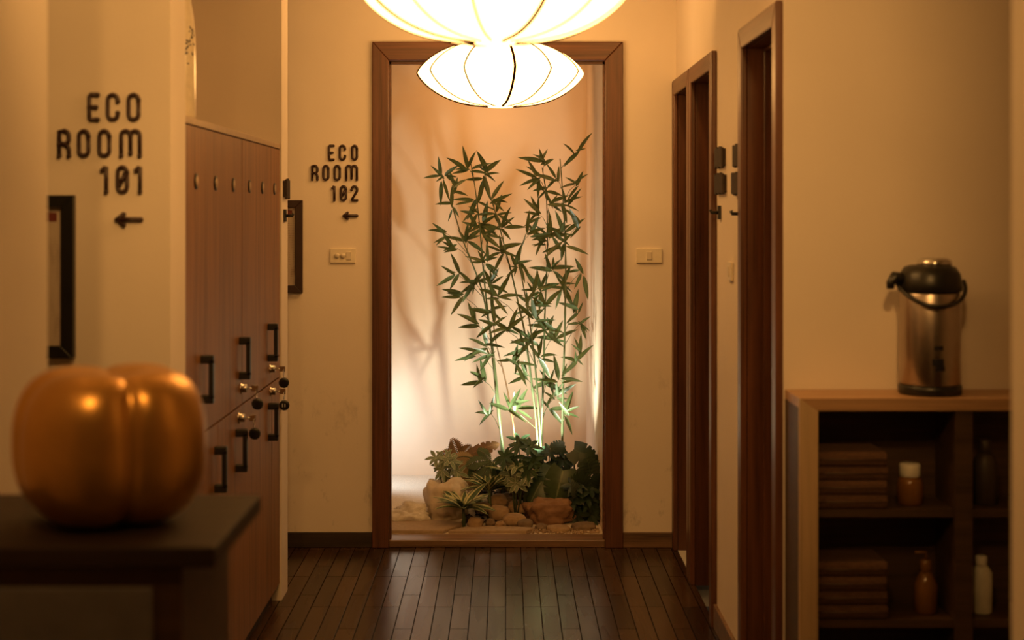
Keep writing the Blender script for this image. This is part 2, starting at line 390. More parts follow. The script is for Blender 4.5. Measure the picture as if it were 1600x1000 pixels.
# side doorways
for i, (a, b) in enumerate(DOORS):
    lab = ['wide wooden doorway on the side wall next to the shelf unit', 'middle wooden doorway of the side wall with a dark closed leaf',
           'farthest wooden doorway of the side wall opening on white tiles'][i]
    d = empty('door_%d' % (i+2), (XR, a, 0), lab, 'door', None, 'structure')
    fx = lambda u, v, t: (t, u, v)
    pr = XR-.02
    for poly, mat in ((([(a, 0), (a+CW, 0), (a+CW, DZ-CW), (a, DZ)]), M['frame']), (([(b-CW, 0), (b, 0), (b, DZ), (b-CW, DZ-CW)]), M['frame']),
                      (([(a, DZ), (a+CW, DZ-CW), (b-CW, DZ-CW), (b, DZ)]), M['frame_y'])):
        MB().prism(poly, fx, pr, XR+.001).build('casing', mat, d, bevel=.005)
    j = MB().box(XR+.001, 1.0, a+CW-.02, a+CW, 0, DZ-CW).box(XR+.001, 1.0, b-CW, b-CW+.02, 0, DZ-CW).box(XR+.001, 1.0, a+CW-.02, b-CW+.02, DZ-CW, DZ-CW+.02)
    j.build('jamb', M['frame'], d)
    s_ = MB().box(.80, .855, a+CW, a+CW+.013, 0, DZ-CW).box(.80, .855, b-CW-.013, b-CW, 0, DZ-CW).box(.80, .855, a+CW, b-CW, DZ-CW-.013, DZ-CW)
    s_.build('stop', M['frame'], d, bevel=.003)
    if i < 2:
        lf = MB().box(.856, .895, a+CW+.003, b-CW-.003, .008, DZ-CW-.003).build('door_leaf', M['door'], d)
        MB().lathe([(.0, -.045), (.024, -.04), (.026, -.02), (.010, -.012), (.010, .0)], (.856, b-CW-.07, .98), 16, 'X').build('door_knob', M['brass'], lf)

# ------------------------------------------------------------------ lanterns
def lantern(px, py, Y, label, nr=12, ph=0.0):
    c = P(px, py, Y); Rr = 130*5.9/F; h = 50.5*5.9/F
    root = empty('paper_lantern', c+Vector((0, 0, -h)), label, 'lantern', 'saucer lanterns along the corridor ceiling')
    prof = []
    for i in range(41):
        t = -1+2*i/40; a = abs(t)
        # lens profile: pointed rim, full belly
        r = Rr*(1-a**1.3)**(1/2.7) if a < 1 else 0
        r = max(r, .05)
        prof.append((r, h*t))
    prof = [(r, z) for r, z in prof]
    MB().lathe(prof, c, 96).build('lamp_shade', M['lantern'], root)
    for k in range(nr):
        a = ph+2*PI*k/nr+(.07 if k % 3 == 0 else 0)
        pts = [c+Vector(((r+.0005)*math.cos(a), (r+.0005)*math.sin(a), z)) for r, z in prof]
        MB().tube(pts, .0052 if k % 3 == 0 else .0030, 6).build('rib', M['rib'], root)
    MB().lathe([(.050, -.003), (.053, 0), (.050, .003)], c+Vector((0, 0, -h)), 24).build('ring', M['lantern'], root)
    MB().tube([c+Vector((0, 0, h)), (c.x, c.y, CEIL-.02)], .004, 8).build('cord', M['black'], root)
    MB().lathe([(.05, -.025), (.055, -.01), (.055, 0)], (c.x, c.y, CEIL), 24).build('ceiling_rose', M['rib'], root)
lantern(782, 116, 5.9, 'whole white saucer lantern hanging before the far door frame', 12, .1)
lantern(773, -16, 3.62, 'large white saucer lantern cut off by the top of the picture', 12, .35)

# unseen ceiling spots; those in the corridor are added to brighten the walls
WARM = (1, .50, .135)
def unseen_ceiling_spot(x, y_, aim, power, angle, blend, label, col=WARM, zc=CEIL, size=.03):
    root = empty('unseen_ceiling_spotlight', (x, y_, zc), label, 'spotlight', 'recessed ceiling spotlights')
    d = (Vector(aim)-Vector((x, y_, zc-.04))).normalized()
    MB().lathe([(.055, -.006), (.062, -.004), (.062, 0), (.04, 0), (.04, -.004)], (x, y_, zc), 24).build('trim_ring', M['white_plastic'], root)
    c = Vector((x, y_, zc-.045))
    MB().tube([c-d*.03, c-d*.02, c+d*.03], [.02, .032, .034], 16).build('housing', M['lamp_body'], root)
    ld = bpy.data.lights.new('unseen_ceiling_light', 'SPOT'); ld.energy = power; ld.color = col; ld.shadow_soft_size = size; ld.spot_size = R(angle); ld.spot_blend = blend
    lo_ = bpy.data.objects.new('unseen_ceiling_light', ld); COL.objects.link(lo_); lo_.parent = root; lo_.location = c+d*.034-Vector(root.location)
    lo_.rotation_euler = d.to_track_quat('-Z', 'Y').to_euler()
unseen_ceiling_spot(-.28, 5.25, (-.92, 6.5, 1.85), 13, 80, 1, 'added unseen ceiling spotlight aimed at the 102 sign')
unseen_ceiling_spot(.58, 4.9, (.70, 6.5, 1.75), 18, 60, 1, 'added unseen ceiling spotlight aimed at the corner by the farthest doorway')
unseen_ceiling_spot(-.30, 1.9, (-1.05, 3.757, 1.85), 75, 75, 1, 'added unseen ceiling spotlight aimed at the 101 sign')
unseen_ceiling_spot(.55, 1.45, (.90, 3.985, 1.62), 105, 46, 1, 'added unseen ceiling spotlight aimed at the alcove wall', size=.10)
unseen_ceiling_spot(-.55, 1.0, (-.85, 2.6, 1.65), 48, 85, 1, 'added unseen ceiling spotlight over the console')
unseen_ceiling_spot(.0, 1.0, (.75, 1.95, 1.6), 50, 52, 1, 'added unseen ceiling spotlight over the nearest wall edge')
unseen_ceiling_spot(-.45, 4.7, (.75, 4.85, 1.55), 14, 60, 1, 'added unseen ceiling spotlight aimed between the doorways')
unseen_ceiling_spot(-.15, 7.15, (-.05, 8.0, 1.75), 36, 110, 1, 'warm ceiling spotlight inside the niche', (1, .48, .14))

# ------------------------------------------------------------------ wall letters
def arc(cx, cy, rx, ry, a0, a1, n=8):
    return [(cx+rx*math.cos(R(a0+(a1-a0)*i/n)), cy+ry*math.sin(R(a0+(a1-a0)*i/n))) for i in range(n+1)]
def glyph(ch):
    if ch == 'E': return [[(1, 1), (.12, 1), (0, .93), (0, .07), (.12, 0), (1, 0)], [(0, .5), (.8, .5)]]
    if ch == 'C': return [[(1, .74)]+arc(.5, .78, .5, .22, 0, 180)+arc(.5, .22, .5, .22, 180, 360)+[(1, .27)]]
    if ch == 'O': return [arc(.5, .78, .5, .22, 0, 180)+arc(.5, .22, .5, .22, 180, 360)+[(1, .78)]]
    if ch == '0': return [arc(.5, .78, .5, .22, 0, 180)+arc(.5, .22, .5, .22, 180, 360)+[(1, .78)], [(.22, .28), (.78, .72)]]
    if ch == 'R': return [[(0, 0), (0, 1), (.45, 1)]+arc(.5, .78, .5, .22, 90, 0)+[(1, .66)]+arc(.5, .66, .5, .18, 0, -90)+[(0, .48)], [(.55, .48), (.95, .34), (1, .25), (1, 0)]]
    if ch == 'M': return [[(0, 0), (0, .8)]+arc(.25, .82, .25, .18, 180, 0)+[(.5, .1)], [(.5, .8)]+arc(.75, .82, .25, .18, 180, 0)+[(1, 0)]]
    if ch == '1': return [[(0, .86), (.55, 1), (.8, 1), (.8, 0)]]
    if ch == '2': return [[(0, .74)]+arc(.5, .78, .5, .22, 180, 0)+[(.98, .66), (.05, .06), (0, 0), (1, 0)]]
    if ch == '<': return [[(1, .5), (.03, .5)], [(.3, .93), (0, .5), (.3, .07)]]
def sign(Y, rows, hpx, label):
    xs = [g[1] for r in rows for g in r[1]]; ys = [r[0] for r in rows]
    root = empty('room_sign', P(sum(xs)/len(xs), max(ys), Y), label, 'wall sign', 'room number signs with arrows')
    k = Y/F; sw = hpx*k*.075
    for yc, gs in rows:
        for ch, a, b in gs:
            hh = hpx if ch != '<' else (b-a)*.58
            mb = MB()
            for st in glyph(ch):
                pts = []
                for u, v in st:
                    q = P(a, yc, Y); x = PX(a, Y)+sw+u*((b-a)*k-2*sw); z = PZ(yc, Y)+(v-.5)*(hh*k-2*sw)
                    pts.append((x, Y-.006, z))
                mb.tube(pts, sw*(1 if ch != '<' else 1.15), 8, squash=(1, .55/sw*.011, 1))
                for e in (pts[0], pts[-1]):
                    mb.lathe([(.3*sw, -.006), (sw, -.005), (sw, .005), (.3*sw, .006)], e, 10, 'Y')
            mb.build('arrow' if ch == '<' else 'letter', M['letter'], root)
def z7(*g): return [(c, 470+a/4.546, 470+b/4.546) for c, a, b in g]
def z1(*g): return [(c, a/2.5, b/2.5) for c, a, b in g]
sign(YF, [(238.6, z7(('E', 193, 242), ('C', 270, 324), ('O', 358, 408))), (270, z7(('R', 74, 128), ('O', 153, 206), ('O', 233, 287), ('M', 316, 408))),
          (302, z7(('1', 218, 252), ('0', 277, 331), ('2', 354, 410))), (337, z7(('<', 295, 410)))], 25.5, 'dark ECO ROOM 102 lettering with arrow on the far wall')
sign(3.757, [(167.6, z1(('E', 343, 393), ('C', 415, 471), ('O', 496, 552))), (224, z1(('R', 226, 281), ('O', 303, 357), ('O', 382, 438), ('M', 467, 557))),
             (280.5, z1(('1', 393, 430), ('0', 453, 507), ('1', 525, 562))), (343, z1(('<', 448, 562)))], 45.5, 'dark ECO ROOM 101 lettering with arrow on the nearer pier')

# ------------------------------------------------------------------ framed notices
def notice(Y, xr, y0, y1, label, wd):
    x1 = PX(xr, Y); x0 = x1-wd; z1_, z0 = PZ(y0, Y), PZ(y1, Y); t = .032
    root = empty('framed_notice', ((x0+x1)/2, Y, z0), label, 'framed notice', 'framed notices beside the room signs')
    g = lambda u, v, tt: (u, tt, v)
    fr = MB()
    for poly in ([(x0, z0), (x0+t, z0+t), (x0+t, z1_-t), (x0, z1_)], [(x1-t, z0+t), (x1, z0), (x1, z1_), (x1-t, z1_-t)],
                 [(x0, z1_), (x0+t, z1_-t), (x1-t, z1_-t), (x1, z1_)], [(x0, z0), (x1, z0), (x1-t, z0+t), (x0+t, z0+t)]):
        fr.prism(poly, g, Y-.026, Y-.001)
    fr.build('frame', M['black' if Y < 5 else 'letter'], root, bevel=.002)
    MB().box(x0+t, x1-t, Y-.010, Y-.002, z0+t, z1_-t).build('paper', M['paper'], root)
    MB().box(x0+t+.02, x1-t-.014, Y-.0115, Y-.0095, z1_-t-.035, z1_-t-.012).build('heading', M['heading'], root)
notice(3.757, 119, 305, 559, 'dark framed paper notice below the 101 sign', .31)
notice(YF, 473.5, 313, 457, 'dark framed paper notice half hidden beside the lockers', .31)

# ------------------------------------------------------------------ switches on the walls
def switch_plate(loc, wx, hz, kinds, label, side=False):
    x, y_, z = loc
    root = empty('wall_switch', loc, label, 'wall switch', 'cream switch plates on the walls')
    def bx(u0, u1, t0, t1, v0, v1):
        return MB().box(x+u0, x+u1, y_-t1, y_-t0, z+v0, z+v1) if not side else MB().box(x-t1, x-t0, y_+u0, y_+u1, z+v0, z+v1)
    bx(-wx/2, wx/2, 0, .009, -hz/2, hz/2).build('plate', M['white_plastic'], root, bevel=.002)
    for u, kd in kinds:
        if kd == 'round':
            MB().lathe([(.011, -.013), (.012, -.009), (.012, 0)], (x+u, y_-.002, z), 16, 'Y').build('button', M['rocker'], root)
        else:
            bx(u-.011, u+.011, .008, .013, -.017, .017).build('rocker', M['rocker'], root, bevel=.001)
p = P(536, 399.5, YF); switch_plate(p, .112, .064, ((-.026, 'round'), (0, 'round'), (.026, 'rocker')), 'cream switch plate with three buttons below the 102 arrow')
p = P(1014, 399.5, YF); switch_plate(p, .112, .064, ((0, 'rocker'),), 'cream single switch plate beside the niche frame')
switch_plate((XR, 4.90, PZ(424, 4.9)), .085, .062, ((0, 'rocker'),), 'small cream plate on the side wall between doorways', True)

# slatted plaques and pegs
def plaque(y0, y1, z, x, sgn, label, hz=.07):
    root = empty('slatted_plaque', (x, (y0+y1)/2, z-hz/2), label, 'plaque', 'dark slatted wooden plaques near the doorways')
    n = max(3, int((y1-y0)/.022)); wd = (y1-y0)/n
    MB().box(x, x+sgn*.006, y0, y1, z-hz/2+.006, z+hz/2-.006).build('back_board', M['base_dark'], root)
    for k in range(n):
        e = .003*((k*7) % 3-1)
        MB().box(x+sgn*.006, x+sgn*.016, y0+k*wd+.004, y0+(k+1)*wd-.004, z-hz/2+e, z+hz/2+e).build('slat', M['base_dark'], root, bevel=.002)
plaque(5.03, 5.20, PZ(246, 5.1), XR, -1, 'upper slatted plaque beside the middle doorway')
plaque(5.01, 5.20, PZ(287, 5.1), XR, -1, 'lower slatted plaque beside the middle doorway')
plaque(4.665, 4.79, PZ(243, 4.72), XR, -1, 'upper slatted plaque beside the nearest side doorway')
plaque(4.665, 4.815, PZ(287, 4.72), XR, -1, 'lower slatted plaque beside the nearest side doorway')
plaque(5.64, 5.73, PZ(295, 5.68), XL+.002, 1, 'slatted plaque on the wall end beyond the lockers', .074)
def peg(y_, z, x, sgn, label):
    root = empty('wall_peg', (x, y_, z), label, 'wall peg', 'small dark wall pegs near the plaques')
    MB().box(x, x+sgn*.010, y_-.014, y_+.014, z-.024, z+.024).build('plate', M['black'], root, bevel=.002)
    MB().tube([(x+sgn*.008, y_, z), (x+sgn*.032, y_, z), (x+sgn*.036, y_, z+.010)], .006, 8).build('peg', M['black'], root)
peg(5.15, PZ(332, 5.15), XR, -1, 'small dark peg under the plaques of the middle doorway')
peg(4.68, PZ(334, 4.68), XR, -1, 'small dark peg under the plaques of the nearest doorway')
peg(5.67, PZ(337, 5.67), XL+.002, 1, 'small dark peg on the wall end beyond the lockers')

# ------------------------------------------------------------------ lockers
LX, LT, LM = -.858, 1.715, .850        # door plane, top, line between the two rows
lk = empty('locker_cabinet', (-1.12, 4.78, 0), 'tall wood laminate locker bank between the two plaster piers', 'locker')
LY0, LY1 = 3.94, 5.607
MB().box(-1.395, LX-.020, LY0, LY1, .06, LT).build('body', M['lam_side'], lk)
MB().box(-1.395, LX+.002, LY0, LY1, LT+.0005, LT+.020).build('top_panel', M['lam_top'], lk, bevel=.002)
MB().box(-1.395, LX-.03, LY0, LY1, 0, .06).build('plinth', M['base_dark'], lk)
def ldoor(y0, y1, z0, z1_, gap0=.001, gap1=.001):
    return MB().box(LX-.019, LX, y0+gap0, y1-gap1, z0+.003, z1_-.003).build('door', M['laminate'], lk)
def handle(par, y_, z, ln=.112):
    h = MB(); x = LX
    for s_ in (-1, 1):
        h.box(x-.001, x+.036, y_-.012, y_+.012, z+s_*ln/2-.012, z+s_*ln/2+.012)
    h.box(x+.022, x+.036, y_-.012, y_+.012, z-ln/2, z+ln/2)
    h.build('handle', M['black'], par, bevel=.003)
def disc(par, y_, z=1.562):
    MB().lathe([(.019, .004), (.022, .0035), (.022, -.001)], (LX, y_, z), 20, 'X').build('number_disc', M['black'], par)
    MB().lathe([(.014, .0052), (.015, .0045), (.015, .003)], (LX, y_, z), 16, 'X').build('disc_face', M['lam_top'], par)
up = [ldoor(LY0, 4.217, LM, LT), ldoor(4.217, 4.809, LM, LT, .0005, .0035), ldoor(4.809, 5.395, LM, LT, .0035, .0005), ldoor(5.395, LY1, LM, LT, .0005)]
lo = [ldoor(LY0, 4.405, .065, LM, .001, .0025), ldoor(4.405, 4.81, .065, LM, .0025, .0004), ldoor(4.81, 5.42, .065, LM, .0004, .0035), ldoor(5.42, LY1, .065, LM, .0035)]
for par, ys in ((up[0], (4.09,)), (up[1], (4.365, 4.65)), (up[2], (4.94, 5.205)), (up[3], (5.475,))):
    for q in ys: disc(par, q)
for par, q in ((up[0], 4.165), (up[1], 4.765), (up[2], 5.335)): handle(par, q, 1.005)
for par, q in ((lo[0], 4.36), (lo[1], 4.705), (lo[2], 5.345)): handle(par, q, .717)
def lock(par, y_, z):
    MB().lathe([(.012, .020), (.0135, .018), (.0135, .004), (.018, .003), (.018, -.001)], (LX, y_, z), 16, 'X').build('lock', M['chrome'], par)
def key(y_, z, label, digits, sw):
    root = empty('locker_key', (LX+.02, y_, z-.06), label, 'key', 'locker keys with round tags')
    x = LX+.020
    MB().tube([(x-.004, y_, z), (x+.016, y_, z)], .0035, 6).box(x+.014, x+.036, y_-.0015, y_+.0015, z-.010, z+.010).build('key_blade', M['chrome'], root, bevel=.001)
    ring = [(x+.030, y_+.013*math.sin(2*PI*i/16), z-.016-.014*math.cos(2*PI*i/16)) for i in range(17)]
    MB().tube(ring, .0012, 5, False).build('key_ring', M['chrome'], root)
    c = Vector((x+.031+sw, y_-.006, z-.050))
    # round tag hanging square to the corridor, facing the camera end
    t = MB().lathe([(.0, -.003), (.017, -.003), (.019, -.0015), (.019, .0015), (.017, .003), (.0, .003)], c, 20, 'Y').build('tag', M['black'], root)
    for q, dg in enumerate(digits):
        MB().box(c.x-.006+q*.009-.0013, c.x-.006+q*.009+.0013, c.y-.0045, c.y-.0025, c.z-.006, c.z+.006).build('digit', M['white_cap'], t)
for par, yy, zz, lab, dg, sw in ((up[1], 4.785, .905, 'key with black tag in the upper lock of the centre locker', '', .004),
                             (lo[1], 4.745, .815, 'key with black tag in the lower lock of the centre locker', '', .002),
                             (up[2], 5.375, .905, 'key with black tag in the upper lock near the wall end', '', .001),
                             (lo[2], 5.385, .822, 'key with tag numbered 11 near the wall end', '11', .001)):
    lock(par, yy, zz); key(yy, zz, lab, dg, sw)

# tall vase with dragonflies on the lockers
VC = Vector((-.941, 4.2, LT+.0205))
vz = empty('tall_vase', VC, 'tall cream vase with dark dragonflies standing on the lockers', 'vase')
prof = [(.045, 0), (.058, .004), (.060, .02), (.060, .20), (.058, .25), (.053, .30), (.047, .335), (.046, .35), (.052, .38), (.056, .40), (.05, .405), (.045, .38)]
MB().lathe(prof, VC, 40).build('body', M['ceramic'], vz)
def dragonfly(az, z, rot, s_):
    mb = MB()
    def q(u, v, o=.0012):
        a = az+u/.059; r = .0600-(max(0, z+v-.20)*.06)+o
        return VC+Vector((r*math.cos(a), r*math.sin(a), z+v))
    c_, n_ = math.cos(rot), math.sin(rot)
    def rt(u, v): return (u*c_-v*n_)*s_, (u*n_+v*c_)*s_
    def flat(pts):
        n = len(pts); vs = [q(*rt(u, v)) for u, v in pts]+[q(*rt(u, v), -.002) for u, v in pts]
        mb.add(vs, [tuple(range(n)), tuple(range(n, 2*n))[::-1]]+[(i, (i+1) % n, n+(i+1) % n, n+i) for i in range(n)])
    flat([(-.002, .012), (.002, .012), (.0015, -.022), (-.0015, -.022)])
    for sg in (-1, 1):
        flat([(sg*.001, .006), (sg*.018, .013), (sg*.019, .008), (sg*.002, .003)])
        flat([(sg*.001, .001), (sg*.016, -.003), (sg*.016, -.008), (sg*.002, -.002)])
    mb.build('dragonfly_motif', M['ink'], vz)
dragonfly(R(-36), .212, .5, 1.45); dragonfly(R(-62), .178, .9, 1.45); dragonfly(R(-20), .25, -.4, .9)

# ------------------------------------------------------------------ gold pumpkin on a console
TY0, TY1, TZ = 2.07, 2.46, 1.008
TX0, TX1 = XL+.004, PX(336, TY0)
ct = empty('console_table', ((TX0+TX1)/2, (TY0+TY1)/2, 0), 'dim wooden console with grey front carrying the gold pumpkin', 'table')
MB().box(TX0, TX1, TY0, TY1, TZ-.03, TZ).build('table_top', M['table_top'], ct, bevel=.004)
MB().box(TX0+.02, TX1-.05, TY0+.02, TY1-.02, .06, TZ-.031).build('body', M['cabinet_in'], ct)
MB().box(TX0+.04, TX1-.09, TY0+.008, TY0+.019, .12, TZ-.06).build('door', M['table_side'], ct, bevel=.003)
MB().box(TX0+.03, TX1-.06, TY0+.03, TY1-.03, 0, .059).build('plinth', M['base_dark'], ct)
gc = Vector((PX(178, 2.25), 2.25, TZ+.0005))
gp = MB(); S, Tn = 120, 48; GH = .246; GR = .152
vs = []
for i in range(Tn+1):
    ph = PI*i/Tn
    e = .72
    cz = -math.cos(ph); zz = math.copysign(abs(cz)**.82, cz); rr = max(0, math.sin(ph))**.56
    for k in range(S):
        a = 2*PI*k/S
        lobe = abs(math.sin(2*(a-R(-64))))**.40     # four lobes, one crease facing the camera
        dep = .27*(1-lobe)
        r = GR*rr*(1-dep)
        z = GH*.5*(1+zz*(1-.10*(1-lobe)-.22*(1-rr)**2*(1 if zz > 0 else .2)))
        tilt = 1+.05*math.cos(a-R(200))
        vs.append(gc+Vector((r*math.cos(a)*tilt, r*math.sin(a), z)))
z0 = min(v.z for v in vs)
for v in vs: v.z -= z0-gc.z
gp.add(vs, [(i*S+k, i*S+(k+1) % S, (i+1)*S+(k+1) % S, (i+1)*S+k) for i in range(Tn) for k in range(S)], True)
g = empty('gold_pumpkin', gc, 'large ribbed golden pumpkin ornament on the console', 'ornament')
gp.build('body', M['gold'], g)


# ------------------------------------------------------------------ shelf unit with flask
CY0, CY1, CZ = 3.785, 3.982, .999
CX0, CX1 = XR+.003, 1.95
cb = empty('shelf_cabinet', ((CX0+CX1)/2, (CY0+CY1)/2, 0), 'low open wooden shelf unit against the alcove wall', 'shelf')
t = .048; tb = .032
gz = lambda u, v, tt: (u, tt, v)
MB().box(CX0, CX1, CY0+.012, CY1, CZ-.025, CZ).build('top', M['cabinet_x'], cb, bevel=.001)
MB().prism([(CX0, 0), (CX0+t, 0), (CX0+t, CZ-tb), (CX0, CZ)], gz, CY0, CY0+.0115).build('front_post', M['cabinet'], cb, bevel=.001)
MB().prism([(CX0, CZ), (CX0+t, CZ-tb), (CX1-t, CZ-tb), (CX1, CZ)], gz, CY0, CY0+.0115).build('front_rail', M['cabinet_x'], cb, bevel=.001)
MB().prism([(CX1-t, 0), (CX1, 0), (CX1, CZ), (CX1-t, CZ-tb)], gz, CY0, CY0+.0115).build('front_post', M['cabinet'], cb, bevel=.001)
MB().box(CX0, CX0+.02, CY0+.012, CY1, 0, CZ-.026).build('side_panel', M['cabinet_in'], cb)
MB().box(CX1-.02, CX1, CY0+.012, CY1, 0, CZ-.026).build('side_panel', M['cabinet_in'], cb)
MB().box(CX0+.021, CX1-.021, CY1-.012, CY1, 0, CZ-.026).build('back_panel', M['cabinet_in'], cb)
SH = (.06, .428, .712)
DX = PX(1507, CY0)
for z in SH:
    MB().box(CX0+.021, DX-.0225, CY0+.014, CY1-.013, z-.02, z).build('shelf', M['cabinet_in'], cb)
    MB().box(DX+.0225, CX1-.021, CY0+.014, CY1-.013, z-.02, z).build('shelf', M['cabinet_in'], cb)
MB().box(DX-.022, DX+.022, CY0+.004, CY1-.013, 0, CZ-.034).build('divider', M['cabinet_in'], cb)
def towels(x0, x1, z, n, where):
    nm = ['bottom', 'second', 'third', 'top']
    for k in range(n):
        th = .036; z0 = z+.0005+k*(th+.0006); o = rnd.uniform(-.004, .004)
        r_ = empty('folded_towel', ((x0+x1)/2, 3.88, z0), 'brown folded towel, %s of the stack on the %s shelf' % (nm[k] if n > 3 or k < n-1 else 'top', where), 'towel', 'folded towels in the shelf unit')
        b = MB()
        pts = []
        for a in range(-90, 91, 15): pts.append((3.808+o+.0-.009*math.cos(R(a)), z0+th*.5+(th*.5)*math.sin(R(a))))
        pts += [(3.962, z0+th), (3.962, z0)]
        b.prism(pts, lambda u, v, tt: (tt, u, v), x0+o, x1+o)
        b.build('cloth', M['towel'], r_, bevel=.004)
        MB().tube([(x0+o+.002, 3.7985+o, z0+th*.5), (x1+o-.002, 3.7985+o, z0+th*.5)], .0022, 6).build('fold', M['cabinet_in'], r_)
towels(.795, .985, SH[2], 4, 'upper'); towels(.795, .985, SH[1], 4, 'middle')
def bottle(x, z, prof, cap, mb_, mc, label, y_=3.87, name='bottle', pump=False):
    r_ = empty(name, (x, y_, z+.0005), label, 'bottle', 'bottles in the shelf unit')
    MB().lathe(prof, (x, y_, z+.0005), 24).build('body', mb_, r_)
    z1_ = z+prof[-1][1]
    MB().lathe(cap, (x, y_, z1_+.001), 20).build('cap', mc, r_)
    if pump: MB().tube([(x, y_, z1_+.03), (x, y_, z1_+.05), (x-.03, y_-.005, z1_+.05)], .004, 8).build('pump', mc, r_)
bottle(PX(1425, 3.85), SH[2], [(.030, 0), (.034, .003), (.034, .055), (.030, .066), (.024, .072)], [(.026, 0), (.027, .002), (.027, .030), (.024, .034)], M['amber'], M['white_cap'], 'squat amber jar with white lid beside the upper towels')
bottle(PX(1450, 3.85), SH[1], [(.026, 0), (.030, .003), (.030, .075), (.018, .10), (.012, .108)], [(.014, 0), (.015, .002), (.015, .028), (.012, .03)], M['amber'], M['amber'], 'amber bottle beside the middle shelf towels', pump=True)
bottle(PX(1537, 3.85), SH[1], [(.026, 0), (.028, .003), (.028, .105), (.018, .12), (.012, .124)], [(.014, 0), (.015, .002), (.015, .022), (.012, .024)], M['pale_bottle'], M['white_cap'], 'pale bottle in the compartment beyond the divider')
bottle(PX(1543, 3.85), SH[2], [(.028, 0), (.031, .003), (.031, .11), (.02, .13), (.012, .136)], [(.014, 0), (.015, .002), (.015, .03), (.012, .032)], M['lam_side'], M['lam_side'], 'dark bottle on the upper shelf beyond the divider')

fc = Vector((PX(1453, 3.885), 3.885, CZ+.0005))
fl = empty('vacuum_flask', fc, 'steel pump flask with black lid on the shelf unit', 'flask')
MB().lathe([(.078, 0), (.082, .004), (.082, .022), (.078, .026)], fc, 40).build('base', M['black'], fl)
MB().lathe([(.077, .0265), (.079, .03), (.079, .262), (.076, .268)], fc, 40).build('body', M['steel'], fl)
MB().lathe([(.080, .2685), (.083, .272), (.082, .290), (.078, .315), (.066, .333), (.05, .338)], fc, 40).build('lid', M['black'], fl)
MB().lathe([(.045, .3385), (.046, .341), (.043, .352), (.03, .357)], fc+Vector((.012, 0, 0)), 32).build('pump_button', M['chrome'], fl)
MB().tube([fc+Vector((-.070, -.01, .300)), fc+Vector((-.098, -.014, .306)), fc+Vector((-.108, -.016, .290)), fc+Vector((-.108, -.016, .276))], [.018, .016, .012, .010], 12).build('spout', M['black'], fl)
hp = []
for i in range(21):
    a = PI*i/20
    hp.append(fc+Vector((-.089*math.cos(a), -.094*math.sin(a), .296-.062*math.sin(a))))
MB().tube(hp, .0055, 8).build('carry_handle', M['black'], fl)
for (u0, u1, v0, v1) in ((-.012, .012, .120, .132), (-.016, .014, .080, .098), (-.008, .016, .066, .080)):
    n = 5; vsl = []
    for i in range(n+1):
        u = u0+(u1-u0)*i/n; a = -PI/2+u/.079
        for v in (v0, v1): vsl.append(fc+Vector((.0796*math.cos(a), .0796*math.sin(a), v)))
        for v in (v0, v1): vsl.append(fc+Vector((.0782*math.cos(a), .0782*math.sin(a), v)))
    fs = []
    for i in range(n):
        a = i*4
        fs += [(a, a+4, a+5, a+1), (a+2, a+3, a+7, a+6), (a, a+2, a+6, a+4), (a+1, a+5, a+7, a+3)]
    fs += [(0, 1, 3, 2), (n*4, n*4+2, n*4+3, n*4+1)]
    MB().add(vsl, fs).build('badge', M['ink'], fl)

# ------------------------------------------------------------------ rocks in the niche
def rock(px0, px1, py0, py1, Y, mat, label, depth=None, seed=0, rough=.22, sink=.012, name='rock', grp='rocks around the niche plants', freq=2.2):
    c = P((px0+px1)/2, (py0+py1)/2, Y); rx = (px1-px0)/2*Y/F; rz = (py1-py0)/2*Y/F; ry = depth/2 if depth else (rx+rz)*.55
    import bmesh
    bm = bmesh.new(); bmesh.ops.create_icosphere(bm, subdivisions=4, radius=1)
    off = Vector((seed*3.7, seed*1.3, seed*.9))
    vs = []
    for v in bm.verts:
        p = v.co.normalized(); d = 1+rough*noise.noise(p*1.1+off)+rough*.6*noise.noise(p*freq+off*2)+rough*.25*noise.noise(p*7+off)
        q = Vector((math.copysign(abs(p.x)**.85, p.x), math.copysign(abs(p.y)**.85, p.y), math.copysign(abs(p.z)**.85, p.z)))*d
        vs.append(Vector((c.x+q.x*rx, c.y+q.y*ry, c.z+q.z*rz)))
    fs = [[x.index for x in f.verts] for f in bm.faces]; bm.free()
    zmin = min(v.z for v in vs); gz_ = min(ground(c.x, c.y), .3)
    return tag(MB().add(vs, fs, True).build(name, mat), label, 'rock', grp)
rock(664, 728, 744, 826, 6.98, M['rock_pale'], 'pale square-shouldered boulder under the grey leafy plant', .22, 1, .34, name='boulder', freq=3.0)
rock(604, 678, 789, 824, 6.92, M['rock_white'], 'rough white stone lying in the brightest part of the bed', .16, 2, .45, freq=3.5)
rock(816, 898, 777, 826, 6.86, M['rock_red'], 'big reddish driftwood-like rock under the monstera leaves', .13, 3, .42, freq=3.2)
rock(793, 824, 781, 806, 6.93, M['rock_tan'], 'round tan stone beside the reddish rock', None, 4, .10)
rock(763, 797, 790, 813, 6.86, M['rock_tan'], 'flat tan stone beside the round tan stone', None, 5, .12)
rock(785, 822, 802, 821, 6.80, M['rock_tan'], 'oval brown stone in front of the round tan stone', None, 6, .12)
rock(776, 807, 756, 773, 7.10, M['rock_dark'], 'smooth olive stone topmost of the stone heap', None, 7, .08)
rock(780, 808, 770, 784, 7.02, M['rock_dark'], 'flat dark stone under the topmost olive stone', None, 8, .08)
rock(764, 793, 772, 793, 6.97, M['rock_tan'], 'angular tan stone beside the striped rosette', None, 9, .2)
rock(789, 806, 776, 792, 6.98, M['rock_dark'], 'small dark stone wedged above the round tan stone', None, 10, .12)
rock(730, 756, 808, 827, 6.74, M['rock_tan'], 'small brown stone at the foot of the striped rosette', None, 11, .15)
rock(758, 774, 811, 826, 6.75, M['rock_dark'], 'knobbly dark pebble in front of the flat tan stone', None, 12, .35)
